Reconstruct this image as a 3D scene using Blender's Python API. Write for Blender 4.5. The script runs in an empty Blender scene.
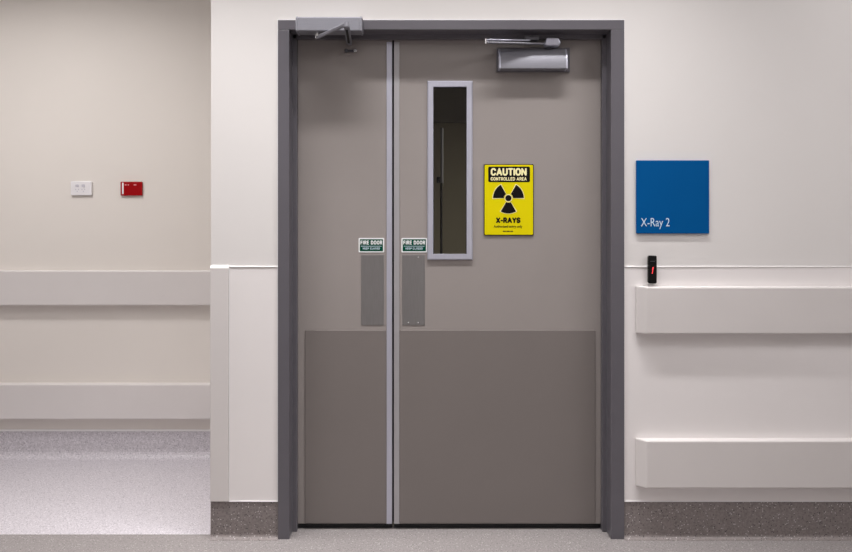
import bpy, bmesh, math
from mathutils import Vector, Matrix

scn = bpy.context.scene
COL = scn.collection

# ------------------------------------------------------------------ camera
D = 3.2                     # camera to wall face, wall face is y = 0
F = 733.0                   # focal length in pixels (852 wide)
VX, VY, ZC = 426.0, 228.0, 1.354
cam_d = bpy.data.cameras.new('camera')
cam = bpy.data.objects.new('camera', cam_d)
COL.objects.link(cam)
cam.location = (0, -D, ZC)
cam.rotation_euler = (math.radians(90), 0, 0)
cam_d.sensor_width = 36
cam_d.lens = F / 852 * 36
cam_d.shift_x = (426 - VX) / 852
cam_d.shift_y = (VY - 276) / 852
cam_d.clip_start = 0.02
scn.camera = cam

# ------------------------------------------------------------------ world, exposure
w = bpy.data.worlds.new('world')
scn.world = w
w.use_nodes = True
w.node_tree.nodes['Background'].inputs[0].default_value = (1, 1, 1, 1)
w.node_tree.nodes['Background'].inputs[1].default_value = 0.02
scn.view_settings.view_transform = 'Standard'
scn.view_settings.look = 'None'
scn.view_settings.gamma = 1
scn.view_settings.use_curve_mapping = False
scn.view_settings.exposure = 0.0

CEIL = 3.2
# (name, kind, x, y, size_x, size_y, watts, colour, spread degrees)
LAMPS = [  # panel entries are unseen fill lights, added for broad soft light
    ('panel', -2.5, -1.2, 1.2, 0.6, 9.0, (1.0, 0.97, 0.975), 180),
    ('panel', 2.5, -1.5, 1.2, 0.6, 29.0, (1.0, 0.97, 0.975), 180),
    ('panel', 0.1, -2.5, 1.2, 0.6, 5.0, (1.0, 0.97, 0.975), 180),
    ('batten', -0.15, -0.52, 2.6, 0.09, 28.0, (1.0, 0.975, 0.97), 78),
    ('alcove', -2.2, -0.1, 0.9, 0.3, 23.0, (1.0, 0.97, 0.96), 140),
]


def lamp_light(name, x, y, z, sx, sy, watts, col, spread, parent=None):
    l = bpy.data.lights.new(name, 'AREA')
    l.shape = 'DISK' if abs(sx - sy) < 1e-6 else 'RECTANGLE'
    l.size, l.size_y = sx, sy
    l.energy, l.color, l.spread = watts, col, math.radians(spread)
    o = bpy.data.objects.new(name, l)
    COL.objects.link(o)
    o.location = (x, y, z)
    return o


for (k, x, y, sx, sy, wt, c, sp) in LAMPS:
    lamp_light(k + '_light', x, y, CEIL - 0.03, sx, sy, wt, c, sp)
lamp_light('side_room_light', 1.6, 1.2, 2.2, 0.5, 0.5, 22.0, (1.0, 0.95, 0.85), 180)

# ------------------------------------------------------------------ materials


def lin(c):
    r = []
    for v in c:
        v /= 255.0
        r.append(v / 12.92 if v <= 0.04045 else ((v + 0.055) / 1.055) ** 2.4)
    return (r[0], r[1], r[2], 1.0)


def new_mat(name):
    m = bpy.data.materials.new(name)
    m.use_nodes = True
    return m, m.node_tree, m.node_tree.nodes['Principled BSDF']


def mat(name, col, rough=0.5, metal=0.0, noise=0.03, nscale=6.0, bump=0.0, bscale=300.0, spec=0.5, stretch=None, emit=0.0):
    """plain procedural finish: colour with a slight mottling and an optional fine bump"""
    m, nt, b = new_mat(name)
    b.inputs['Roughness'].default_value = rough
    b.inputs['Metallic'].default_value = metal
    b.inputs['Specular IOR Level'].default_value = spec
    tc = nt.nodes.new('ShaderNodeTexCoord')
    mp = nt.nodes.new('ShaderNodeMapping')
    nt.links.new(tc.outputs['Object'], mp.inputs['Vector'])
    if stretch:
        mp.inputs['Scale'].default_value = stretch
    n = nt.nodes.new('ShaderNodeTexNoise')
    n.inputs['Scale'].default_value = nscale
    n.inputs['Detail'].default_value = 3
    nt.links.new(mp.outputs['Vector'], n.inputs['Vector'])
    r = nt.nodes.new('ShaderNodeValToRGB')
    c = col if len(col) == 4 else (*col, 1)
    r.color_ramp.elements[0].position = 0.3
    r.color_ramp.elements[1].position = 0.7
    r.color_ramp.elements[0].color = tuple(v * (1 - noise) for v in c[:3]) + (1,)
    r.color_ramp.elements[1].color = tuple(min(1, v * (1 + noise)) for v in c[:3]) + (1,)
    nt.links.new(n.outputs['Fac'], r.inputs['Fac'])
    nt.links.new(r.outputs['Color'], b.inputs['Base Color'])
    if bump:
        n2 = nt.nodes.new('ShaderNodeTexNoise')
        n2.inputs['Scale'].default_value = bscale
        nt.links.new(mp.outputs['Vector'], n2.inputs['Vector'])
        bp = nt.nodes.new('ShaderNodeBump')
        bp.inputs['Strength'].default_value = bump
        bp.inputs['Distance'].default_value = 0.002
        nt.links.new(n2.outputs['Fac'], bp.inputs['Height'])
        nt.links.new(bp.outputs['Normal'], b.inputs['Normal'])
    if emit:
        b.inputs['Emission Color'].default_value = c
        b.inputs['Emission Strength'].default_value = emit
    return m


def vinyl(name, base, light, dark, scale, t_light=0.86, t_dark=0.14, rough=0.45):
    """safety vinyl: base colour with pale and dark chips"""
    m, nt, b = new_mat(name)
    b.inputs['Roughness'].default_value = rough
    b.inputs['Specular IOR Level'].default_value = 0.35
    L = nt.links.new
    tc = nt.nodes.new('ShaderNodeTexCoord')
    v = nt.nodes.new('ShaderNodeTexVoronoi')
    v.inputs['Scale'].default_value = scale
    L(tc.outputs['Object'], v.inputs['Vector'])
    sep = nt.nodes.new('ShaderNodeSeparateColor')
    L(v.outputs['Color'], sep.inputs['Color'])
    near = nt.nodes.new('ShaderNodeMath'); near.operation = 'LESS_THAN'
    near.inputs[1].default_value = 0.42
    L(v.outputs['Distance'], near.inputs[0])
    hi = nt.nodes.new('ShaderNodeMath'); hi.operation = 'GREATER_THAN'; hi.inputs[1].default_value = t_light
    lo = nt.nodes.new('ShaderNodeMath'); lo.operation = 'LESS_THAN'; lo.inputs[1].default_value = t_dark
    L(sep.outputs[0], hi.inputs[0]); L(sep.outputs[0], lo.inputs[0])
    hm = nt.nodes.new('ShaderNodeMath'); hm.operation = 'MULTIPLY'
    lm = nt.nodes.new('ShaderNodeMath'); lm.operation = 'MULTIPLY'
    L(hi.outputs[0], hm.inputs[0]); L(near.outputs[0], hm.inputs[1])
    L(lo.outputs[0], lm.inputs[0]); L(near.outputs[0], lm.inputs[1])
    # fine base mottling
    n = nt.nodes.new('ShaderNodeTexNoise'); n.inputs['Scale'].default_value = scale * 0.7; n.inputs['Detail'].default_value = 4
    L(tc.outputs['Object'], n.inputs['Vector'])
    r = nt.nodes.new('ShaderNodeValToRGB')
    r.color_ramp.elements[0].position = 0.35; r.color_ramp.elements[1].position = 0.65
    r.color_ramp.elements[0].color = tuple(x * 0.86 for x in base[:3]) + (1,)
    r.color_ramp.elements[1].color = tuple(min(1, x * 1.14) for x in base[:3]) + (1,)
    L(n.outputs['Fac'], r.inputs['Fac'])
    m1 = nt.nodes.new('ShaderNodeMix'); m1.data_type = 'RGBA'
    m2 = nt.nodes.new('ShaderNodeMix'); m2.data_type = 'RGBA'
    L(hm.outputs[0], m1.inputs['Factor']); L(r.outputs['Color'], m1.inputs['A']); m1.inputs['B'].default_value = light
    L(lm.outputs[0], m2.inputs['Factor']); L(m1.outputs['Result'], m2.inputs['A']); m2.inputs['B'].default_value = dark
    L(m2.outputs['Result'], b.inputs['Base Color'])
    return m


def glass_mat(name):
    m = bpy.data.materials.new(name)
    m.use_nodes = True
    nt = m.node_tree
    nt.nodes.clear()
    out = nt.nodes.new('ShaderNodeOutputMaterial')
    tr = nt.nodes.new('ShaderNodeBsdfTransparent'); tr.inputs[0].default_value = (0.82, 0.83, 0.78, 1)
    gl = nt.nodes.new('ShaderNodeBsdfGlossy'); gl.inputs['Roughness'].default_value = 0.02
    fr = nt.nodes.new('ShaderNodeFresnel'); fr.inputs[0].default_value = 1.35
    mx = nt.nodes.new('ShaderNodeMixShader')
    nt.links.new(fr.outputs[0], mx.inputs[0]); nt.links.new(tr.outputs[0], mx.inputs[1]); nt.links.new(gl.outputs[0], mx.inputs[2])
    nt.links.new(mx.outputs[0], out.inputs[0])
    return m


M = {
    'wall': mat('white wall paint', (0.76, 0.735, 0.722), 0.6, noise=0.012, nscale=2, bump=0.05, bscale=180),
    'cream': mat('cream wall paint', (0.78, 0.735, 0.69), 0.6, noise=0.012, nscale=2, bump=0.05, bscale=180),
    'sheet': mat('white vinyl wall sheet', (0.86, 0.825, 0.82), 0.4, noise=0.01, nscale=3, bump=0.04, bscale=260),
    'rail': mat('pale vinyl rail', (0.71, 0.675, 0.665), 0.45, noise=0.012, nscale=5, bump=0.05, bscale=320),
    'cap': mat('white capping', (0.86, 0.85, 0.85), 0.35, noise=0.01),
    'frame': mat('grey frame enamel', (0.122, 0.115, 0.132), 0.36, noise=0.02, nscale=4),
    'door': mat('taupe door laminate', (0.312, 0.281, 0.268), 0.42, noise=0.02, nscale=3, bump=0.03, bscale=400),
    'kick': mat('dark taupe kick plate', (0.195, 0.172, 0.163), 0.42, noise=0.02, nscale=3, bump=0.03, bscale=400),
    'alu': mat('anodised aluminium', (0.56, 0.565, 0.66), 0.42, 0.55, noise=0.03, nscale=10, stretch=(30, 30, 1)),
    'alu2': mat('satin silver enamel', (0.27, 0.27, 0.305), 0.5, 0.45, noise=0.04, nscale=14, stretch=(1, 1, 12)),
    'alu3': mat('dull aluminium', (0.46, 0.45, 0.47), 0.45, 0.5, noise=0.03, nscale=10, stretch=(30, 30, 1)),
    'steel': mat('brushed stainless steel', (0.26, 0.25, 0.25), 0.40, 0.6, noise=0.06, nscale=30, stretch=(14, 14, 0.5)),
    'bolt': mat('bright steel', (0.75, 0.75, 0.76), 0.22, 0.9, noise=0.02),
    'darkmetal': mat('dark arm metal', (0.10, 0.10, 0.115), 0.35, 0.5, noise=0.05, nscale=30),
    'seal': mat('black rubber seal', (0.012, 0.012, 0.014), 0.7, noise=0.1, nscale=40),
    'black': mat('black gloss plastic', (0.006, 0.006, 0.006), 0.3, noise=0.05, nscale=40, spec=0.2),
    'ink': mat('black print', (0.008, 0.007, 0.007), 0.5, noise=0.05, nscale=40, spec=0.08),
    'yellow': mat('yellow sign face', (0.74, 0.635, 0.0005), 0.5, noise=0.015, nscale=8, spec=0.1),
    'pale': mat('pale yellow print', (0.93, 0.86, 0.48), 0.5, noise=0.01),
    'blue': mat('blue sign face', (0.0002, 0.088, 0.29), 0.5, noise=0.02, nscale=8, spec=0.06),
    'white': mat('white print', (0.85, 0.86, 0.87), 0.5, noise=0.01),
    'skytext': mat('pale blue print', (0.66, 0.80, 0.92), 0.5, noise=0.01),
    'green': mat('green sticker', (0.0005, 0.07, 0.040), 0.5, noise=0.03, nscale=20, spec=0.1),
    'red': mat('red plastic', (0.33, 0.001, 0.004), 0.4, noise=0.02, nscale=20, spec=0.15),
    'pink': mat('pink print', (0.85, 0.35, 0.36), 0.5, noise=0.01),
    'plastic': mat('white plastic', (0.82, 0.80, 0.82), 0.35, noise=0.01),
    'greyplastic': mat('grey plastic', (0.58, 0.56, 0.62), 0.5, noise=0.02),
    'led': mat('red led', (1.0, 0.05, 0.06), 0.4, noise=0.0, emit=0.5),
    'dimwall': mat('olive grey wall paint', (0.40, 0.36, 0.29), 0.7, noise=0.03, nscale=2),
    'dimdark': mat('dark grey paint', (0.20, 0.185, 0.17), 0.7, noise=0.03, nscale=2),
    'ceil': mat('ceiling white', (0.80, 0.79, 0.78), 0.8, noise=0.01, nscale=3),
    'lamp': mat('lit diffuser', (1.0, 0.98, 0.96), 0.5, noise=0.0, emit=3.0),
    'vinyl_dark': vinyl('grey speckled vinyl floor', (0.27, 0.248, 0.245), (0.50, 0.48, 0.47, 1), (0.12, 0.11, 0.11, 1), 190, 0.91, 0.10),
    'vinyl_skirt': vinyl('grey speckled vinyl skirting', (0.235, 0.205, 0.20), (0.62, 0.59, 0.58, 1), (0.05, 0.045, 0.045, 1), 190, 0.94, 0.10),
    'vinyl_light': vinyl('pale lilac speckled vinyl', (0.565, 0.535, 0.57), (0.82, 0.80, 0.83, 1), (0.25, 0.23, 0.27, 1), 190, 0.88, 0.16),
    'glass': glass_mat('clear glass'),
}

# ------------------------------------------------------------------ helpers
WLOC = {}


def X(px, y=0.0):
    return (px - VX) * (D + y) / F


def Z(py, y=0.0):
    return ZC - (py - VY) * (D + y) / F


def props(o, label=None, cat=None, group=None, kind=None):
    if label: o['label'] = label
    if cat: o['category'] = cat
    if group: o['group'] = group
    if kind: o['kind'] = kind
    return o


def thing(name, label, cat, loc, group=None, kind=None):
    o = bpy.data.objects.new(name, None)
    o.empty_display_size = 0.05
    COL.objects.link(o)
    o.location = loc
    WLOC[o] = Vector(loc)
    return props(o, label, cat, group, kind)


def obj(name, bm, m, parent=None, loc=None, smooth=False, bevel=0.0, seg=2):
    """link a bmesh given in world coordinates as one mesh object"""
    bmesh.ops.recalc_face_normals(bm, faces=bm.faces)
    me = bpy.data.meshes.new(name)
    bm.to_mesh(me)
    bm.free()
    return link(name, me, m, parent, loc, smooth, bevel, seg)


def link(name, me, m, parent=None, loc=None, smooth=False, bevel=0.0, seg=2):
    o = bpy.data.objects.new(name, me)
    COL.objects.link(o)
    if parent is not None:
        base = WLOC[parent]
        o.parent = parent
    else:
        base = Vector(loc) if loc else Vector((0, 0, 0))
        o.location = base
    WLOC[o] = base
    me.transform(Matrix.Translation(-base))
    me.materials.append(m)
    if smooth:
        for p in me.polygons:
            p.use_smooth = True
    if bevel:
        b = o.modifiers.new('bevel', 'BEVEL')
        b.width, b.segments, b.limit_method, b.angle_limit = bevel, seg, 'ANGLE', math.radians(40)
    return o


def box(bm, x0, x1, y0, y1, z0, z1):
    v = [bm.verts.new((x, y, z)) for x in (x0, x1) for y in (y0, y1) for z in (z0, z1)]
    for f in ((0, 1, 3, 2), (4, 6, 7, 5), (0, 4, 5, 1), (2, 3, 7, 6), (0, 2, 6, 4), (1, 5, 7, 3)):
        bm.faces.new([v[i] for i in f])
    return bm


def B(*a):
    return box(bmesh.new(), *a)


def prism(bm, pts, axis, a0, a1):
    """extrude the closed outline pts along axis ('x','y','z')"""
    def mk(p, a):
        if axis == 'x': return (a, p[0], p[1])
        if axis == 'y': return (p[0], a, p[1])
        return (p[0], p[1], a)
    A = [bm.verts.new(mk(p, a0)) for p in pts]
    Bv = [bm.verts.new(mk(p, a1)) for p in pts]
    bm.faces.new(A)
    bm.faces.new(Bv[::-1])
    n = len(pts)
    for i in range(n):
        bm.faces.new((A[i], A[(i + 1) % n], Bv[(i + 1) % n], Bv[i]))
    return bm


def cyl(bm, p0, p1, r, n=20, r1=None):
    p0, p1 = Vector(p0), Vector(p1)
    d = (p1 - p0)
    q = Vector((0, 0, 1)).rotation_difference(d.normalized()).to_matrix()
    r1 = r if r1 is None else r1
    A, Bv = [], []
    for i in range(n):
        a = 2 * math.pi * i / n
        u = q @ Vector((math.cos(a), math.sin(a), 0))
        A.append(bm.verts.new(p0 + u * r))
        Bv.append(bm.verts.new(p1 + u * r1))
    bm.faces.new(A[::-1]); bm.faces.new(Bv)
    for i in range(n):
        bm.faces.new((A[i], A[(i + 1) % n], Bv[(i + 1) % n], Bv[i]))
    return bm


def bar(bm, p0, p1, wd, th, up=(0, 0, 1)):
    """rectangular bar between two points: width along up, thickness across"""
    p0, p1 = Vector(p0), Vector(p1)
    d = (p1 - p0).normalized()
    u = Vector(up); u = (u - d * u.dot(d)).normalized()
    s = d.cross(u)
    c = []
    for p in (p0, p1):
        c.append([bm.verts.new(p + u * (a * wd / 2) + s * (b * th / 2)) for a, b in ((-1, -1), (1, -1), (1, 1), (-1, 1))])
    bm.faces.new(c[0]); bm.faces.new(c[1][::-1])
    for i in range(4):
        bm.faces.new((c[0][i], c[1][i], c[1][(i + 1) % 4], c[0][(i + 1) % 4]))
    return bm


def rrect(x0, x1, z0, z1, r, n=5):
    pts = []
    for cx, cz, a0 in ((x1 - r, z1 - r, 0), (x0 + r, z1 - r, 90), (x0 + r, z0 + r, 180), (x1 - r, z0 + r, 270)):
        for i in range(n + 1):
            a = math.radians(a0 + 90 * i / n)
            pts.append((cx + r * math.cos(a), cz + r * math.sin(a)))
    return pts


def lettering(text, x0, x1, zbase, cap, y, m, parent, bold=0.0, thick=0.0004, spacing=1.0):
    """text facing the corridor (-y), fitted to x0..x1 with cap height cap, standing on zbase"""
    cu = bpy.data.curves.new('lettering', 'FONT')
    cu.body = text
    cu.size = 1.0
    cu.offset = bold
    cu.space_character = spacing
    cu.extrude = 0.01
    cu.resolution_u = 6
    t = bpy.data.objects.new('lettering_source', cu)
    COL.objects.link(t)
    bpy.context.view_layer.update()
    dg = bpy.context.evaluated_depsgraph_get()
    me = bpy.data.meshes.new_from_object(t.evaluated_get(dg))
    bpy.data.objects.remove(t)
    bpy.data.curves.remove(cu)
    me.name = 'lettering'
    xs = [v.co.x for v in me.vertices]
    mnx, mxx = min(xs), max(xs)
    capu = 0.729 + 2 * bold if False else CAPU + bold
    for v in me.vertices:
        x = x0 + (v.co.x - mnx) / (mxx - mnx) * (x1 - x0)
        z = zbase + (v.co.y + bold) / (capu + bold) * cap
        yy = y - thick * 0.5 + v.co.z / 0.01 * thick * 0.5 * -1
        v.co = (x, yy, z)
    me.materials.clear()
    return link('lettering', me, m, parent)


GLYPH = {
    'A': (.78, [[(0, 0), (.39, 1), (.78, 0)], [(.14, .3), (.64, .3)]]),
    'C': (.66, [[(.66, .80), (.50, 1), (.20, 1), (0, .78), (0, .22), (.20, 0), (.50, 0), (.66, .20)]]),
    'D': (.68, [[(0, 0), (0, 1), (.42, 1), (.68, .76), (.68, .24), (.42, 0), (0, 0)]]),
    'E': (.52, [[(.52, 1), (0, 1), (0, 0), (.52, 0)], [(0, .5), (.46, .5)]]),
    'F': (.50, [[(.50, 1), (0, 1), (0, 0)], [(0, .5), (.44, .5)]]),
    'I': (.0, [[(0, 0), (0, 1)]]),
    'K': (.62, [[(0, 0), (0, 1)], [(.58, 1), (.04, .46)], [(.2, .6), (.62, 0)]]),
    'L': (.50, [[(0, 1), (0, 0), (.50, 0)]]),
    'N': (.68, [[(0, 0), (0, 1), (.68, 0), (.68, 1)]]),
    'O': (.72, [[(.22, 1), (0, .76), (0, .24), (.22, 0), (.50, 0), (.72, .24), (.72, .76), (.50, 1), (.22, 1)]]),
    'P': (.58, [[(0, 0), (0, 1), (.40, 1), (.58, .84), (.58, .60), (.40, .44), (0, .44)]]),
    'R': (.60, [[(0, 0), (0, 1), (.40, 1), (.58, .84), (.58, .62), (.40, .48), (0, .48)], [(.34, .48), (.60, 0)]]),
    'S': (.58, [[(.58, .86), (.40, 1), (.18, 1), (0, .84), (0, .64), (.16, .53), (.42, .47), (.58, .35), (.58, .16), (.40, 0), (.18, 0), (0, .14)]]),
    'T': (.62, [[(0, 1), (.62, 1)], [(.31, 1), (.31, 0)]]),
    'U': (.66, [[(0, 1), (0, .22), (.20, 0), (.46, 0), (.66, .22), (.66, 1)]]),
    'X': (.66, [[(0, 0), (.66, 1)], [(0, 1), (.66, 0)]]),
    'Y': (.66, [[(0, 1), (.33, .45), (.66, 1)], [(.33, .45), (.33, 0)]]),
    '-': (.28, [[(0, .42), (.28, .42)]]),
    ' ': (.12, []),
}


def block_lettering(text, x0, x1, zbase, cap, y, m, parent, sw=0.22, gap=0.20):
    """bold sans capitals built of straight strokes, sw = stroke width as a share of the cap height"""
    pen, seg = 0.0, []
    for ch in text:
        wd, lines = GLYPH[ch]
        for ln in lines:
            for (a, b) in zip(ln[:-1], ln[1:]):
                seg.append(((a[0] + pen, a[1]), (b[0] + pen, b[1])))
        pen += wd + gap + sw
    total = pen - gap - sw
    hw = sw * cap / 2
    kx = (x1 - x0 - 2 * hw) / total
    kz = cap - 2 * hw
    bm = bmesh.new()
    for i, (a, b) in enumerate(seg):
        p = Vector((x0 + hw + a[0] * kx, zbase + hw + a[1] * kz))
        q = Vector((x0 + hw + b[0] * kx, zbase + hw + b[1] * kz))
        d = (q - p).normalized()
        n = Vector((-d.y, d.x)) * hw
        e = d * hw * 0.8
        pts = [p - e * 0.999 + n * .6, p - e * .4 + n, q + e * .4 + n, q + e + n * .6, q + e - n * .6, q + e * .4 - n, p - e * .4 - n, p - e - n * .6]
        prism(bm, [(v.x, v.y) for v in pts], 'y', y - 0.0004 - (i % 9) * 0.00004, y)
    return obj('lettering', bm, m, parent)


# cap height of the built-in font
_cu = bpy.data.curves.new('probe', 'FONT'); _cu.body = 'E'
_t = bpy.data.objects.new('probe', _cu); COL.objects.link(_t)
bpy.context.view_layer.update()
_me = bpy.data.meshes.new_from_object(_t.evaluated_get(bpy.context.evaluated_depsgraph_get()))
CAPU = max(v.co.y for v in _me.vertices)
bpy.data.objects.remove(_t); bpy.data.curves.remove(_cu); bpy.data.meshes.remove(_me)


def S(name, bm, m, parent=None, label=None, **k):
    return props(obj(name, bm, m, parent, **k), label, kind='structure')


# ------------------------------------------------------------------ room shell
XL, XR, YB = -4.2, 4.2, -3.7          # corridor ends and the wall behind the camera
CX = X(211)                            # outer corner of the door wall
YR = 1.12                              # back wall of the side passage
WT = 0.12                              # wall thickness
YF = -0.012                            # face of the frame
fx0, fx1 = X(277.8, YF), X(624.4, YF)          # door frame, outside edges
fi0, fi1 = X(289.2, YF), X(611.0, YF)          # door frame, inside edges
ftop, fit = Z(19.8, YF), Z(29.6, YF)

S('floor', B(XL, XR, YB, 0.0, -0.10, 0.0), M['vinyl_dark'])
S('floor_edge', B(XL, CX, 0.0, 0.038, -0.10, 0.0), M['vinyl_dark'])
bm = B(CX + 0.002, fx1, 0.0, 0.14, -0.10, 0.0)
S('floor_threshold', bm, M['vinyl_dark'])
S('floor_passage', B(XL, CX, 0.038, YR, -0.10, 0.0005), M['vinyl_light'])
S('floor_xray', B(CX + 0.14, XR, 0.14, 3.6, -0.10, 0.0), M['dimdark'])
S('ceiling', B(XL - 0.1, XR + 0.1, YB - 0.1, 3.7, CEIL, CEIL + 0.1), M['ceil'])
bm = B(CX, fx0, 0, WT, 0, CEIL)
box(bm, fx1, XR, 0, WT, 0, CEIL)
box(bm, fx0, fx1, 0, WT, ftop - 0.005, CEIL)
S('wall_front', bm, M['wall'])
S('wall_side', B(CX, CX + 0.14, WT, YR + 0.1, 0, CEIL), M['cream'])
S('wall_passage', B(XL, CX, YR, YR + 0.1, 0, CEIL), M['cream'])
S('wall_left', B(XL - 0.1, XL, YB, YR, 0, CEIL), M['wall'])
S('wall_right', B(XR, XR + 0.1, YB, 3.6, 0, CEIL), M['wall'])
S('wall_rear', B(XL, XR, YB - 0.1, YB, 0, CEIL), M['wall'])
# the dim room seen through the vision panel
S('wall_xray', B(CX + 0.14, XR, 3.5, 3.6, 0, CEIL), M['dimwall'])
S('trim_4', B(CX + 0.14, XR, 3.42, 3.5, Z(122, 3.42), CEIL), M['dimdark'])  # darker band across the top of the far wall

# skirtings (coved vinyl) - a small cove at the foot


def skirting(name, x0, x1, y, z0, z1, t, m, cove=0.02):
    pts = [(y, z0), (y, z1), (y - t, z1)]
    n = 5
    for i in range(n + 1):
        a = math.radians(90 * i / n)
        pts.append((y - t - cove + cove * math.cos(a) if False else y - t - cove * (1 - math.cos(a)), z0 + 0.001 + cove * (1 - math.sin(a))))
    pts.append((y - t - cove, z0))
    return S(name, prism(bmesh.new(), pts, 'x', x0, x1), m, smooth=False)


skz = Z(501.5)
skirting('baseboard_left', CX - 0.0005, fx0, 0, 0, skz, 0.004, M['vinyl_skirt'])
skirting('baseboard_right', fx1, XR, 0, 0, skz, 0.004, M['vinyl_skirt'])
skirting('baseboard_passage', XL, CX, YR, 0, Z(431, YR), 0.004, M['vinyl_light'], cove=0.05)
S('trim_2', B(XL, CX, YR - 0.006, YR, Z(431, YR), Z(429.2, YR)), M['cap'])

# ------------------------------------------------------------------ door frame
FR = bmesh.new()
YS, YD = 0.066, 0.096                   # stop front, door leaf front
SW = 0.020                              # stop projection
prof = [(0, YF), (1, YF)]
# left jamb, right jamb: outline in plan (x,y) extruded up; head: outline in (y,z) extruded along x
for s, xo, xi in ((1, fx0, fi0), (-1, fx1, fi1)):
    pl = [(xo, YF), (xi, YF), (xi, YS), (xi + s * SW, YS), (xi + s * SW, YD - 0.002), (xi, YD - 0.002), (xi, 0.15), (xo, 0.15)]
    prism(FR, pl, 'z', 0.0, ftop if False else fit + 0.0)
hd = [(YF, fit), (YS, fit), (YS, fit - SW), (YD - 0.002, fit - SW), (YD - 0.002, fit), (0.15, fit), (0.15, ftop), (YF, ftop)]
prism(FR, hd, 'x', fx0, fx1)
S('trim_1', FR, M['frame'], label='dark grey steel frame around the double fire doors', bevel=0.0018)

sz1_ = Z(267.2)
bm = bmesh.new()  # thin white line along the outer edge of the frame
ck, cy = 0.0045, -0.004
box(bm, fx0 - ck, fx0 - 0.0002, cy, -0.0002, sz1_ + 0.006, ftop + ck)
box(bm, fx1 + 0.0002, fx1 + ck, cy, -0.0002, sz1_ + 0.006, ftop + ck)
box(bm, fx0 - 0.0002, fx1 + 0.0002, cy, -0.0002, ftop + 0.0002, ftop + ck)
S('trim_3', bm, M['cap'], label='thin white line around the door frame')

# ------------------------------------------------------------------ doors


def YX(px): return X(px, YD)
def YZ(py): return Z(py, YD)


leaf_top, leaf_bot = fit - 0.004, YZ(523.6)
xa0, xa1 = fi0 + 0.004, YX(392.1)
xb0, xb1 = YX(394.0), fi1 - 0.004
LT = 0.044
d1 = thing('door_1', 'narrow left taupe door leaf with push plate and frame-mounted closer', None, ((xa0 + xa1) / 2, YD, leaf_bot), kind='structure')
d2 = thing('door_2', 'wide right taupe door leaf with a tall glazed slot', None, ((xb0 + xb1) / 2, YD, leaf_bot), kind='structure')
obj('leaf', B(xa0, xa1, YD, YD + LT, leaf_bot, leaf_top), M['door'], d1, bevel=0.001)
# right leaf with an opening for the glazing
gx0, gx1, gz0, gz1 = YX(430), YX(469.5), YZ(257), YZ(84)
bm = B(xb0, gx0, YD, YD + LT, leaf_bot, leaf_top)
box(bm, gx1, xb1, YD, YD + LT, leaf_bot, leaf_top)
box(bm, gx0, gx1, YD, YD + LT, gz1, leaf_top)
box(bm, gx0, gx1, YD, YD + LT, leaf_bot, gz0)
obj('leaf', bm, M['door'], d2)
# meeting edge strips
for d, a, b, mm in ((d1, 386.6, 392.1, 'alu'), (d2, 394.0, 399.4, 'alu3')):
    obj('edge_strip', B(YX(a), YX(b), YD - 0.004, YD - 0.0002, leaf_bot, YZ(42.0)), M[mm], d, bevel=0.0012)
obj('meeting_seal', B(YX(392.1), YX(394.0), YD + 0.022, YD + 0.04, leaf_bot, leaf_top), M['seal'], d2)
# kick plates
for d, a, b in ((d1, 305, 386.4), (d2, 399.6, 595.3)):
    obj('kick_plate', B(YX(a), YX(b), YD - 0.0045, YD - 0.0002, leaf_bot + 0.003, YZ(330)), M['kick'], d, bevel=0.0035)
# bottom drop seals
obj('bottom_seal', B(xa0, xa1, YD + 0.012, YD + 0.030, 0.002, leaf_bot), M['seal'], d1)
obj('bottom_seal', B(xb0, xb1, YD + 0.012, YD + 0.030, 0.002, leaf_bot), M['seal'], d2)
# push plates
for d, a, b, scr in ((d1, 361.2, 384.0, ()), (d2, 402.2, 424.8, ((418.2, 257.3), (408.2, 322.6), (418.2, 322.6)))):
    pp = obj('push_plate', B(YX(a), YX(b), YD - 0.002, YD - 0.0002, YZ(325.2), YZ(254.8)), M['steel'], d, bevel=0.0007)
    for sx, sy in scr:
        obj('screw', cyl(bmesh.new(), (YX(sx), YD - 0.0021, YZ(sy)), (YX(sx), YD - 0.0042, YZ(sy)), 0.0042, 14, 0.0028), M['bolt'], pp, smooth=False)
# vision panel
vp = bmesh.new()
o_ = [(YX(427.3), YZ(259.8)), (YX(472.6), YZ(259.8)), (YX(472.6), YZ(81.0)), (YX(427.3), YZ(81.0))]
i_ = [(YX(433.2), YZ(254.0)), (YX(466.6), YZ(254.0)), (YX(466.6), YZ(87.0)), (YX(433.2), YZ(87.0))]
yo, yi, yb = YD - 0.009, YD - 0.011, YD + 0.02
ring = []
for pts, y in ((o_, YD - 0.0002), (o_, yo + 0.003), ([(p[0] + (0.004 if k in (0, 3) else -0.004), p[1] + (0.004 if k < 2 else -0.004)) for k, p in enumerate(o_)], yi), (i_, yi), (i_, yb), (o_ and [(p[0], p[1]) for p in o_], yb)):
    pass
mid = [(p[0] + (0.005 if k in (0, 3) else -0.005), p[1] + (0.005 if k < 2 else -0.005)) for k, p in enumerate(o_)]
edge = [(gx0 + 0.0005, gz0 + 0.0005), (gx1 - 0.0005, gz0 + 0.0005), (gx1 - 0.0005, gz1 - 0.0005), (gx0 + 0.0005, gz1 - 0.0005)]
for pts, y in ((edge, YD - 0.0003), (o_, YD - 0.0003), (o_, yo + 0.004), (mid, yi), (i_, yi), (i_, yb), (edge, yb)):
    ring.append([vp.verts.new((p[0], y, p[1])) for p in pts])
for a in range(len(ring)):
    r0, r1 = ring[a], ring[(a + 1) % len(ring)]
    for k in range(4):
        vp.faces.new((r0[k], r0[(k + 1) % 4], r1[(k + 1) % 4], r1[k]))
vf = obj('vision_frame', vp, M['alu'], d2)
gb = bmesh.new()
g = [gb.verts.new((p[0], YD + 0.014, p[1])) for p in ((i_[0][0], i_[0][1]), (i_[1][0], i_[1][1]), (i_[2][0], i_[2][1]), (i_[3][0], i_[3][1]))]
gb.faces.new(g)
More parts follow.
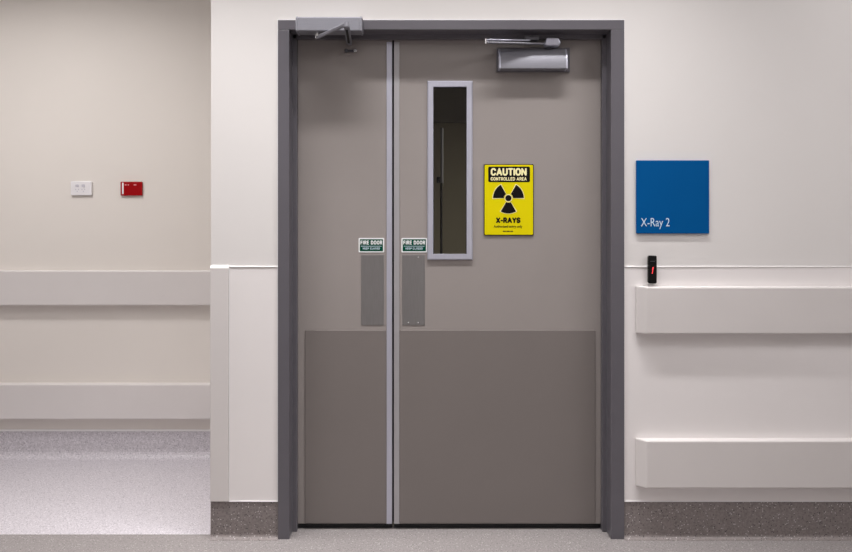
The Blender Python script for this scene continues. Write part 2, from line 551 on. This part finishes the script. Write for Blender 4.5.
obj('glass_pane', gb, M['glass'], vf)
bd = bmesh.new()   # black glazing gasket just inside the frame
t = 0.0032
ix0, ix1, iz0, iz1 = i_[0][0], i_[1][0], i_[0][1], i_[2][1]
for a in ((ix0, ix0 + t, iz0, iz1), (ix1 - t, ix1, iz0, iz1), (ix0 + t, ix1 - t, iz1 - t, iz1)):
    box(bd, a[0], a[1], YD + 0.006, YD + 0.0135, a[2], a[3])
obj('glazing_gasket', bd, M['seal'], vf)
# two fixing studs high on the left leaf
obj('fixing_stud', cyl(bmesh.new(), (YX(346.6), YD - 0.0002, YZ(51.3)), (YX(346.6), YD - 0.018, YZ(51.3)), 0.0085, 18), M['darkmetal'], d1, bevel=0.001)
obj('fixing_stud', cyl(bmesh.new(), (YX(355.6), YD - 0.0002, YZ(51.3)), (YX(355.6), YD - 0.018, YZ(51.3)), 0.0085, 18, 0.0075), M['bolt'], d1, bevel=0.001)
obj('stud_link', B(YX(347.5), YX(354.5), YD - 0.006, YD - 0.0002, YZ(52.4), YZ(50.2)), M['darkmetal'], d1)

# ------------------------------------------------------------------ wall protection
# right and left vinyl sheets with capping
sz1, sz0 = Z(267.2), Z(500.6)


def sheet(name, x0, x1, label, sides):
    t = thing(name, label, 'wall panel', ((x0 + x1) / 2, 0, sz0))
    y0, y1 = -0.0035, -0.0002
    obj('sheet', B(x0 + 0.002, x1 - 0.002, y0, y1, sz0, sz1), M['sheet'], t)
    obj('capping_strip', B(x0, x1, -0.0065, -0.0002, sz1, sz1 + 0.0045), M['cap'], t, bevel=0.0025)
    obj('bottom_strip', B(x0, x1, -0.007, -0.0002, sz0 - 0.003, sz0), M['cap'], t)
    for s in sides:
        xx = (x0, x0 + 0.004) if s < 0 else (x1 - 0.004, x1)
        obj('edge_strip', B(xx[0], xx[1], -0.006, -0.0036, sz0, sz1), M['cap'], t, bevel=0.001)
    return t


sheet('wall_sheet', fx1 + 0.0005, XR - 0.01, 'long white wall sheet behind the two rails right of the door', (-1,))
sheet('wall_sheet', X(229.2), fx0 - 0.0005, 'narrow white wall sheet between the corner guard and the door frame', (-1, 1))
# corner guard
cg = bmesh.new()
gx = X(229.0)
gt = 0.010
pl = [(gx, -0.0003), (gx, -gt + 0.002), (gx - 0.003, -gt), (CX + 0.003, -gt), (CX - 0.0015, -gt + 0.003), (CX - 0.002, -0.002), (CX - 0.002, 0.075), (CX - 0.0003, 0.075), (CX - 0.0003, -0.0003)]
t = thing('corner_guard', 'tall pale corner guard on the wall end left of the door', 'corner guard', (CX, 0, sz0))
gtop = Z(268.2, -gt)
obj('guard_cover', prism(cg, pl, 'z', sz0, gtop), M['rail'], t)
cp = bmesh.new()
lo = [cp.verts.new((p[0], p[1], gtop + 0.0002)) for p in pl]
hi_pl = [(gx, -0.0003), (gx, -0.002), (gx - 0.003, -0.003), (CX + 0.012, -0.003), (CX + 0.006, -0.002), (CX - 0.002, 0.002), (CX - 0.002, 0.075), (CX - 0.0003, 0.075), (CX - 0.0003, -0.0003)]
hi_ = [cp.verts.new((p[0], p[1], gtop + 0.013)) for p in hi_pl]
cp.faces.new(lo); cp.faces.new(hi_[::-1])
for i in range(len(pl)):
    cp.faces.new((lo[i], lo[(i + 1) % len(pl)], hi_[(i + 1) % len(pl)], hi_[i]))
obj('end_cap', cp, M['cap'], t)

# bumper rails


def rail(px0, x1, py_top, py_bot, label, y, p, end_cap, group=None):
    """moulded rail with soft front edges; wall face at y, projection p; py_* are the front edges"""
    zt, zb = Z(py_top, y - p), Z(py_bot, y - p)
    x0 = px0
    t = thing('bumper_rail', label, 'wall rail', ((x0 + x1) / 2, y, zb), group)
    r = 0.006
    yb = y - 0.0002
    prof = [(yb, zb + 0.001), (y - p + 0.005, zb), (y - p + 0.001, zb + 0.002), (y - p, zb + 0.006),
            (y - p, zt - 0.006), (y - p + 0.002, zt - 0.002), (y - p + 0.006, zt), (yb, zt)]
    ec = 0.040 if end_cap else 0
    obj('rail_cover', prism(bmesh.new(), prof, 'x', x0 + ec, x1), M['rail'], t)
    if end_cap:
        # end cap: the profile tapers back to the wall towards the free end
        bm = bmesh.new()
        steps = [(1.0, 0.0), (0.95, 0.12), (0.30, 0.90), (0.08, 1.0)]
        rings = []
        for k, (dep, run) in enumerate(steps):
            xx = x0 + ec - run * ec
            rings.append([bm.verts.new((xx, yb + (q[0] - yb) * dep, q[1])) for q in prof])
        n = len(prof)
        bm.faces.new(rings[0]); bm.faces.new(rings[-1][::-1])
        for a, b in zip(rings[:-1], rings[1:]):
            for i in range(n):
                bm.faces.new((a[i], a[(i + 1) % n], b[(i + 1) % n], b[i]))
        obj('end_cap', bm, M['rail'], t)
    return t


RY = -0.0036
rail(X(635.3), XR - 0.02, 287.0, 334.0, 'upper white bumper rail right of the door, below the black reader', RY, 0.042, True)
rail(X(635.0), XR - 0.02, 440.8, 488.6, 'lower white bumper rail right of the door, just above the dark skirting', RY, 0.042, True)
rail(XL + 0.02, CX - 0.012, 270.8, 305.4, 'upper pale bumper rail on the cream wall left of the corner guard', YR, 0.05, False)
rail(XL + 0.02, CX - 0.012, 384.4, 419.4, 'lower pale bumper rail on the cream wall above the lilac skirting', YR, 0.05, False)

# ------------------------------------------------------------------ door closers
# left: body on the frame head, arm down to the leaf
PB = 0.070
yb0, yb1 = YF - PB, YF - 0.0005


def fX(px, y): return X(px, y)


zt, zb = Z(16.5, yb0), Z(30.8, yb0)
xl, xr = X(295.6, yb0), X(362.0, yb0)
t = thing('door_closer', 'silver door closer on the frame head above the narrow left leaf', 'door closer', ((xl + xr) / 2, YF, zb))
ecw = 0.010
prof = [(yb1, zb), (yb0 + 0.004, zb), (yb0, zb + 0.004), (yb0, zt - 0.006), (yb0 + 0.006, zt), (yb1, zt)]
obj('closer_cover', prism(bmesh.new(), prof, 'x', xl + ecw, xr - ecw), M['alu2'], t)
prof2 = [(yb1, zb - 0.003), (yb0 + 0.001, zb - 0.003), (yb0 - 0.003, zb + 0.002), (yb0 - 0.003, zt - 0.005), (yb0 + 0.004, zt + 0.002), (yb1, zt + 0.002)]
for a, b in ((xl, xl + ecw - 0.0003), (xr - ecw + 0.0003, xr)):
    obj('end_cap', prism(bmesh.new(), prof2, 'x', a, b), M['alu2'], t, bevel=0.003)
# spindle under the body, arm and forearm
ya = yb0 + 0.030
pv = Vector((X(317.2, ya), ya, Z(36.2, ya)))
el = Vector((X(346.5, yb0 - 0.075), yb0 - 0.075, Z(23.6, yb0 - 0.075)))
obj('spindle', cyl(bmesh.new(), (pv.x, ya, zb - 0.0003), (pv.x, ya, pv.z - 0.010), 0.010, 20), M['bolt'], t)
a0 = pv + Vector((0, 0, -0.006))
obj('main_arm', bar(bmesh.new(), a0, el + Vector((0, 0, -0.002)), 0.020, 0.014, up=(0, 1, 0.2)), M['alu2'], t, bevel=0.003)
obj('elbow_pin', cyl(bmesh.new(), el + Vector((0, 0, -0.014)), el + Vector((0, 0, 0.006)), 0.010, 18), M['alu2'], t)
ft = Vector((X(349.2, YD - 0.03), YD - 0.03, Z(43.0, YD - 0.03)))
obj('forearm', bar(bmesh.new(), el + Vector((0, 0, -0.010)), ft, 0.014, 0.024, up=(0, 0, 1)), M['alu2'], t, bevel=0.003)
sd = (ft - el - Vector((0, 0, -0.010))).normalized()
nd = Vector((0, -0.7, -0.7))
nd = (nd - sd * nd.dot(sd)).normalized()
obj('arm_slot', bar(bmesh.new(), el + Vector((0, 0, -0.010)) + sd * 0.03 + nd * 0.0072, ft - sd * 0.02 + nd * 0.0072, 0.002, 0.010, up=tuple(nd)), M['seal'], t)
obj('arm_shoe', B(ft.x - 0.009, ft.x + 0.009, YD - 0.034, YD - 0.0005, ft.z - 0.004, ft.z + 0.008), M['alu2'], t, bevel=0.003)

# right: body on the leaf, arm to the frame head
PB = 0.062
y0 = YD - PB
y1 = YD - 0.0145
zt, zb = Z(49.2, y0 + 0.022), Z(68.6, y0)
xl, xr = X(499.0, y0), X(567.8, y0)
t = thing('door_closer', 'silver door closer on the wide right leaf above the yellow sign', 'door closer', ((xl + xr) / 2, YD, zb))
prof = [(y1, zb), (y0 + 0.002, zb)]
for i in range(9):                       # barrelled front
    a = i / 8
    prof.append((y0 + 0.022 * a ** 2.2, zb + 0.003 + (zt - zb - 0.006) * a))
prof += [(y0 + 0.026, zt), (y1, zt)]
obj('closer_cover', prism(bmesh.new(), prof, 'x', xl + 0.008, xr - 0.008), M['alu2'], t)
c_y, c_z = (y0 + y1) / 2, (zt + zb) / 2
prof3 = [(c_y + (p[0] - c_y) * 1.03 - 0.0005, c_z + (p[1] - c_z) * 1.02) for p in prof]
prof3 = [(min(p[0], y1), p[1]) for p in prof3]
for a, b in ((xl, xl + 0.0077), (xr - 0.0077, xr)):
    obj('end_cap', prism(bmesh.new(), prof3, 'x', a, b), M['alu'], t, bevel=0.0015)
obj('back_plate', B(X(496.4, YD), X(569.4, YD), YD - 0.014, YD - 0.0003, Z(72.6, YD), Z(48.2, YD)), M['frame'], t, bevel=0.003)
yk = y0 + 0.026
kx = X(552.6, yk)
obj('spindle', cyl(bmesh.new(), (X(548.5, yk), yk, zt + 0.0003), (X(548.5, yk), yk, Z(45.5, yk)), 0.014, 20), M['darkmetal'], t)
# arm head: bevelled block
hx = lambda p: X(p, y0 - 0.02)
hz = lambda p: Z(p, y0 - 0.02)
hp = [(hx(545.0), hz(43.6)), (hx(547.2), hz(45.0)), (hx(559.6), hz(45.0)), (hx(561.4), hz(42.5)), (hx(559.2), hz(37.4)), (hx(547.0), hz(37.0))]
obj('arm_head', prism(bmesh.new(), hp, 'y', y0 - 0.012, y0 + 0.036), M['alu'], t, bevel=0.005)
ye = y0 - 0.05
e2 = Vector((X(486.2, ye), ye, Z(42.6, ye)))
obj('main_arm', bar(bmesh.new(), (hx(546), y0 + 0.005, hz(42.6)), e2, 0.006, 0.020), M['alu2'], t, bevel=0.0015)
obj('elbow_pin', cyl(bmesh.new(), e2 + Vector((0, 0, -0.006)), e2 + Vector((0, 0, 0.016)), 0.006, 16), M['bolt'], t)
obj('forearm', bar(bmesh.new(), e2 + Vector((0, 0, 0.011)), (X(530, YS - 0.02), YS - 0.02, Z(40.6, YS - 0.02)), 0.005, 0.018), M['alu'], t, bevel=0.0015)
obj('forearm_pin', cyl(bmesh.new(), (X(515, ye + 0.05), ye + 0.05, Z(41.4, ye + 0.05)), (X(515, ye + 0.05), ye + 0.05, Z(39.4, ye + 0.05)), 0.004, 12), M['bolt'], t)
obj('arm_shoe', B(X(524, YS), X(538, YS), YS - 0.030, YS - 0.0005, Z(42.0, YS), Z(38.2, YS)), M['darkmetal'], t, bevel=0.002)

# ------------------------------------------------------------------ signs
# caution sign on the right leaf
ys = YD - 0.005
sX = lambda p: X(p, ys)
sZ = lambda p: Z(p, ys)
t = thing('warning_sign', 'yellow caution x-rays sign with black trefoil on the wide door leaf', 'sign', (sX(508.8), YD, sZ(235.2)))
bd = prism(bmesh.new(), rrect(sX(483.9), sX(533.7), sZ(235.4), sZ(164.2), 0.006), 'y', ys, YD - 0.0003)
obj('backing_board', bd, M['ink'], t)
bd = prism(bmesh.new(), rrect(sX(484.6), sX(533.0), sZ(234.7), sZ(164.9), 0.005), 'y', ys - 0.0006, ys - 0.00005)
obj('sign_face', bd, M['yellow'], t)
yt = ys - 0.0007
bd = prism(bmesh.new(), rrect(sX(488.2), sX(530.0), sZ(182.2), sZ(166.6), 0.007), 'y', yt - 0.0004, yt)
obj('header_panel', bd, M['ink'], t)
block_lettering('CAUTION', sX(490.7), sX(526.6), sZ(175.7), 7.6 / 222.4, yt - 0.0005, M['pale'], t, sw=0.23, gap=0.13)
block_lettering('CONTROLLED AREA', sX(490.7), sX(526.6), sZ(180.6), 3.4 / 222.4, yt - 0.0005, M['pale'], t, sw=0.20, gap=0.20)
# pale outline round the trefoil, then the trefoil
cx, cz = sX(508.4), sZ(198.1)
u = (D + ys) / F


def sector(bm, r0, r1, a0, a1, y0, y1, n=14, grow=0.0):
    pts = []
    da = math.degrees(grow / ((r0 + r1) / 2)) if grow else 0
    for i in range(n + 1):
        a = math.radians(a0 - da + (a1 - a0 + 2 * da) * i / n)
        pts.append((cx + (r1 + grow) * math.cos(a), cz + (r1 + grow) * math.sin(a)))
    for i in range(n, -1, -1):
        a = math.radians(a0 - da + (a1 - a0 + 2 * da) * i / n)
        pts.append((cx + (r0 - grow) * math.cos(a), cz + (r0 - grow) * math.sin(a)))
    return prism(bm, pts, 'y', y0, y1)


bm = bmesh.new()
for a in (0, 120, 240):
    sector(bm, 5.0 * u, 15.4 * u, a, a + 60, yt - 0.0003, yt, grow=0.55 * u)
cyl(bm, (cx, yt, cz), (cx, yt - 0.0003, cz), 3.9 * u, 28)
obj('trefoil_outline', bm, M['pale'], t)
bm = bmesh.new()
for a in (0, 120, 240):
    sector(bm, 4.6 * u, 15.4 * u, a, a + 60, yt - 0.0008, yt - 0.00035)
cyl(bm, (cx, yt - 0.00035, cz), (cx, yt - 0.0008, cz), 3.1 * u, 28)
obj('trefoil', bm, M['ink'], t)
block_lettering('X-RAYS', sX(496.0), sX(520.4), sZ(223.1), 5.7 / 222.4, yt, M['ink'], t, sw=0.27, gap=0.12)
lettering('Authorised entry only', sX(493.6), sX(522.4), sZ(227.6), 2.5 / 222.4, yt, M['ink'], t, bold=0.018)
bm = bmesh.new()
xx = sX(503.0)
for i, wd in enumerate((1.8, 1.2, 2.2, 1.0, 1.9)):
    box(bm, xx, xx + wd * u, yt - 0.0004, yt, sZ(231.9), sZ(230.8))
    xx += (wd + 0.45) * u
obj('small_print', bm, M['ink'], t)

# green stickers


def sticker(px0, px1, label):
    yk = YD - 0.0016
    a = lambda p: X(p, yk)
    c = lambda p: Z(p, yk)
    t = thing('fire_door_sticker', label, 'sign', (a((px0 + px1) / 2), YD, c(252.4)), 'green fire door stickers on the two leaves')
    obj('sticker_border', prism(bmesh.new(), rrect(a(px0), a(px1), c(252.4), c(238.0), 0.004), 'y', yk, YD - 0.0002), M['white'], t)
    obj('sticker_face', prism(bmesh.new(), rrect(a(px0 + 1.2), a(px1 - 1.2), c(251.2), c(239.2), 0.002), 'y', yk - 0.0004, yk - 0.00005), M['green'], t)
    y2 = yk - 0.0005
    block_lettering('FIRE DOOR', a(px0 + 1.9), a(px1 - 2.0), c(244.5), 3.9 / 222.4, y2, M['white'], t, sw=0.20, gap=0.26)
    obj('divider_line', B(a(px0 + 2.4), a(px1 - 2.6), y2 - 0.0003, y2, c(246.4), c(246.0)), M['skytext'], t)
    block_lettering('KEEP CLOSED', a(px0 + 4.2), a(px1 - 4.4), c(249.5), 2.0 / 222.4, y2, M['skytext'], t, sw=0.17, gap=0.26)


sticker(358.6, 384.2, 'green fire door sticker above the push plate of the narrow left leaf')
sticker(401.4, 427.1, 'green fire door sticker beside the glazed slot of the wide right leaf')

# blue room sign
yk = -0.011
t = thing('room_sign', 'square blue room sign reading X-Ray 2 on the white wall', 'sign', (X(673), 0, Z(233.7, yk)))
obj('sign_panel', B(X(636.4, yk), X(709.4, yk), yk, -0.0003, Z(233.6, yk), Z(160.3, yk)), M['blue'], t, bevel=0.003, seg=3)
lettering('X-Ray 2', X(640.9, yk), X(669.6, yk), Z(226.3, yk), 8.2 / 230, yk - 0.0002, M['skytext'], t, bold=-0.004)

# card reader
yk = -0.026
t = thing('card_reader', 'small black card reader with red light above the upper rail', 'card reader', (X(652.4), 0, Z(283.6, yk)))
obj('reader_body', prism(bmesh.new(), rrect(X(648.4, yk), X(657.0, yk), Z(283.6, yk), Z(255.6, yk), 0.007), 'y', yk, -0.0095), M['black'], t, bevel=0.003)
a = lambda p: X(p, yk)
c = lambda p: Z(p, yk)
obj('top_mark', B(a(650.2), a(654.8), yk - 0.0005, yk - 0.0001, c(261.6), c(261.0)), M['darkmetal'], t)
bm = bmesh.new()
prism(bm, [(a(651.6), c(273.8)), (a(652.6), c(273.8)), (a(653.2), c(270.6)), (a(652.4), c(270.6))], 'y', yk - 0.0006, yk - 0.0001)
prism(bm, [(a(652.0), c(270.4)), (a(653.2), c(270.4)), (a(653.8), c(267.0)), (a(652.6), c(267.0))], 'y', yk - 0.0006, yk - 0.0001)
obj('indicator_light', bm, M['led'], t)

# ------------------------------------------------------------------ sockets on the passage wall
yk = YR - 0.014
a = lambda p: X(p, yk)
c = lambda p: Z(p, yk)
t = thing('wall_socket', 'white double wall socket on the cream wall', 'socket', (a(81), YR, c(195.4)))
obj('plate', prism(bmesh.new(), rrect(a(70.6), a(91.6), c(195.3), c(181.3), 0.005), 'y', yk, YR - 0.0003), M['plastic'], t, bevel=0.003)
for px in (77.2, 83.4):
    s_ = prism(bmesh.new(), rrect(a(px - 1.6), a(px + 1.6), c(186.9), c(184.5), 0.003), 'y', yk - 0.003, yk - 0.0002)
    obj('rocker', s_, M['greyplastic'], t)
    bm = bmesh.new()
    for dx, dz in ((-1.4, 189.4), (1.4, 189.4), (0, 191.4)):
        box(bm, a(px + dx - 0.45), a(px + dx + 0.45), yk - 0.0006, yk - 0.0001, c(dz + 0.6), c(dz - 0.6))
    obj('pin_slots', bm, M['greyplastic'], t)
t = thing('wall_socket', 'red wall socket with a white strip on the cream wall', 'socket', (a(131), YR, c(195.6)))
obj('plate', prism(bmesh.new(), rrect(a(120.3), a(142.0), c(195.6), c(181.7), 0.005), 'y', yk, YR - 0.0003), M['red'], t, bevel=0.003)
obj('label_strip', B(a(122.0), a(123.6), yk - 0.0006, yk - 0.0001, c(194.0), c(182.6)), M['white'], t)
for p0, p1 in ((124.8, 126.6), (127.8, 129.0), (133.8, 136.4)):
    obj('indicator', B(a(p0), a(p1), yk - 0.0020, yk - 0.0001, c(185.4), c(184.4)), M['pink'], t)

# ------------------------------------------------------------------ pole made up for an unclear dark edge in the dim room
yk = 1.5
t = thing('dark_upright', 'unclear dark upright edge seen through the glazed slot, modelled as a pole with a clamp', 'stand', (X(441.4, yk), yk, 0))
px = X(441.3, yk)
obj('lower_pole', cyl(bmesh.new(), (px, yk, 0.05), (px, yk, Z(183, yk)), 0.008, 18), M['seal'], t)
obj('upper_pole', cyl(bmesh.new(), (px + 0.004, yk, Z(183, yk) + 0.0005), (px + 0.004, yk, Z(128, yk)), 0.010, 18), M['alu2'], t)
obj('clamp', B(X(436.6, yk), px - 0.006, yk - 0.02, yk + 0.02, Z(183, yk), Z(177, yk)), M['seal'], t, bevel=0.004)
bm = bmesh.new()
for k in range(5):
    an = 2 * math.pi * k / 5 + 0.3
    bar(bm, (px, yk, 0.055), (px + 0.26 * math.cos(an), yk + 0.26 * math.sin(an), 0.02), 0.03, 0.03)
obj('base', bm, M['seal'], t)

# ------------------------------------------------------------------ ceiling lamps
names = {'panel': ('ceiling_panel_light', 'ceiling light'), 'batten': ('strip_light', 'ceiling light'), 'alcove': ('ceiling_panel_light', 'ceiling light')}
where = {('panel', -2.5): 'added ceiling fill panel, out of view at the left end of the corridor',
         ('panel', 0.1): 'added ceiling fill panel, out of view in the middle of the corridor',
         ('panel', 2.5): 'added ceiling fill panel, out of view at the right end of the corridor',
         ('batten', -0.15): 'long slim strip light on the ceiling close to the door wall',
         ('alcove', -2.2): 'slim white ceiling panel light over the side passage'}
for (k, x, y, sx, sy, wt, c_, sp) in LAMPS:
    t = thing(names[k][0], where[(k, x)], names[k][1], (x, y, CEIL))
    if k == 'downlight':
        bm = cyl(bmesh.new(), (x, y, CEIL - 0.0005), (x, y, CEIL - 0.012), 0.075, 32, 0.070)
        obj('trim_ring', bm, M['plastic'], t)
        obj('diffuser', cyl(bmesh.new(), (x, y, CEIL - 0.0125), (x, y, CEIL - 0.016), 0.05, 32), M['lamp'], t)
    else:
        hxs, hys = sx / 2, sy / 2
        bm = bmesh.new()
        for q in ((x - hxs - 0.02, x + hxs + 0.02, y - hys - 0.02, y - hys), (x - hxs - 0.02, x + hxs + 0.02, y + hys, y + hys + 0.02),
                  (x - hxs - 0.02, x - hxs, y - hys, y + hys), (x + hxs, x + hxs + 0.02, y - hys, y + hys)):
            box(bm, q[0], q[1], q[2], q[3], CEIL - 0.02, CEIL - 0.0005)
        obj('frame', bm, M['plastic'], t)
        obj('diffuser', B(x - hxs, x + hxs, y - hys, y + hys, CEIL - 0.016, CEIL - 0.0005), M['lamp'], t)
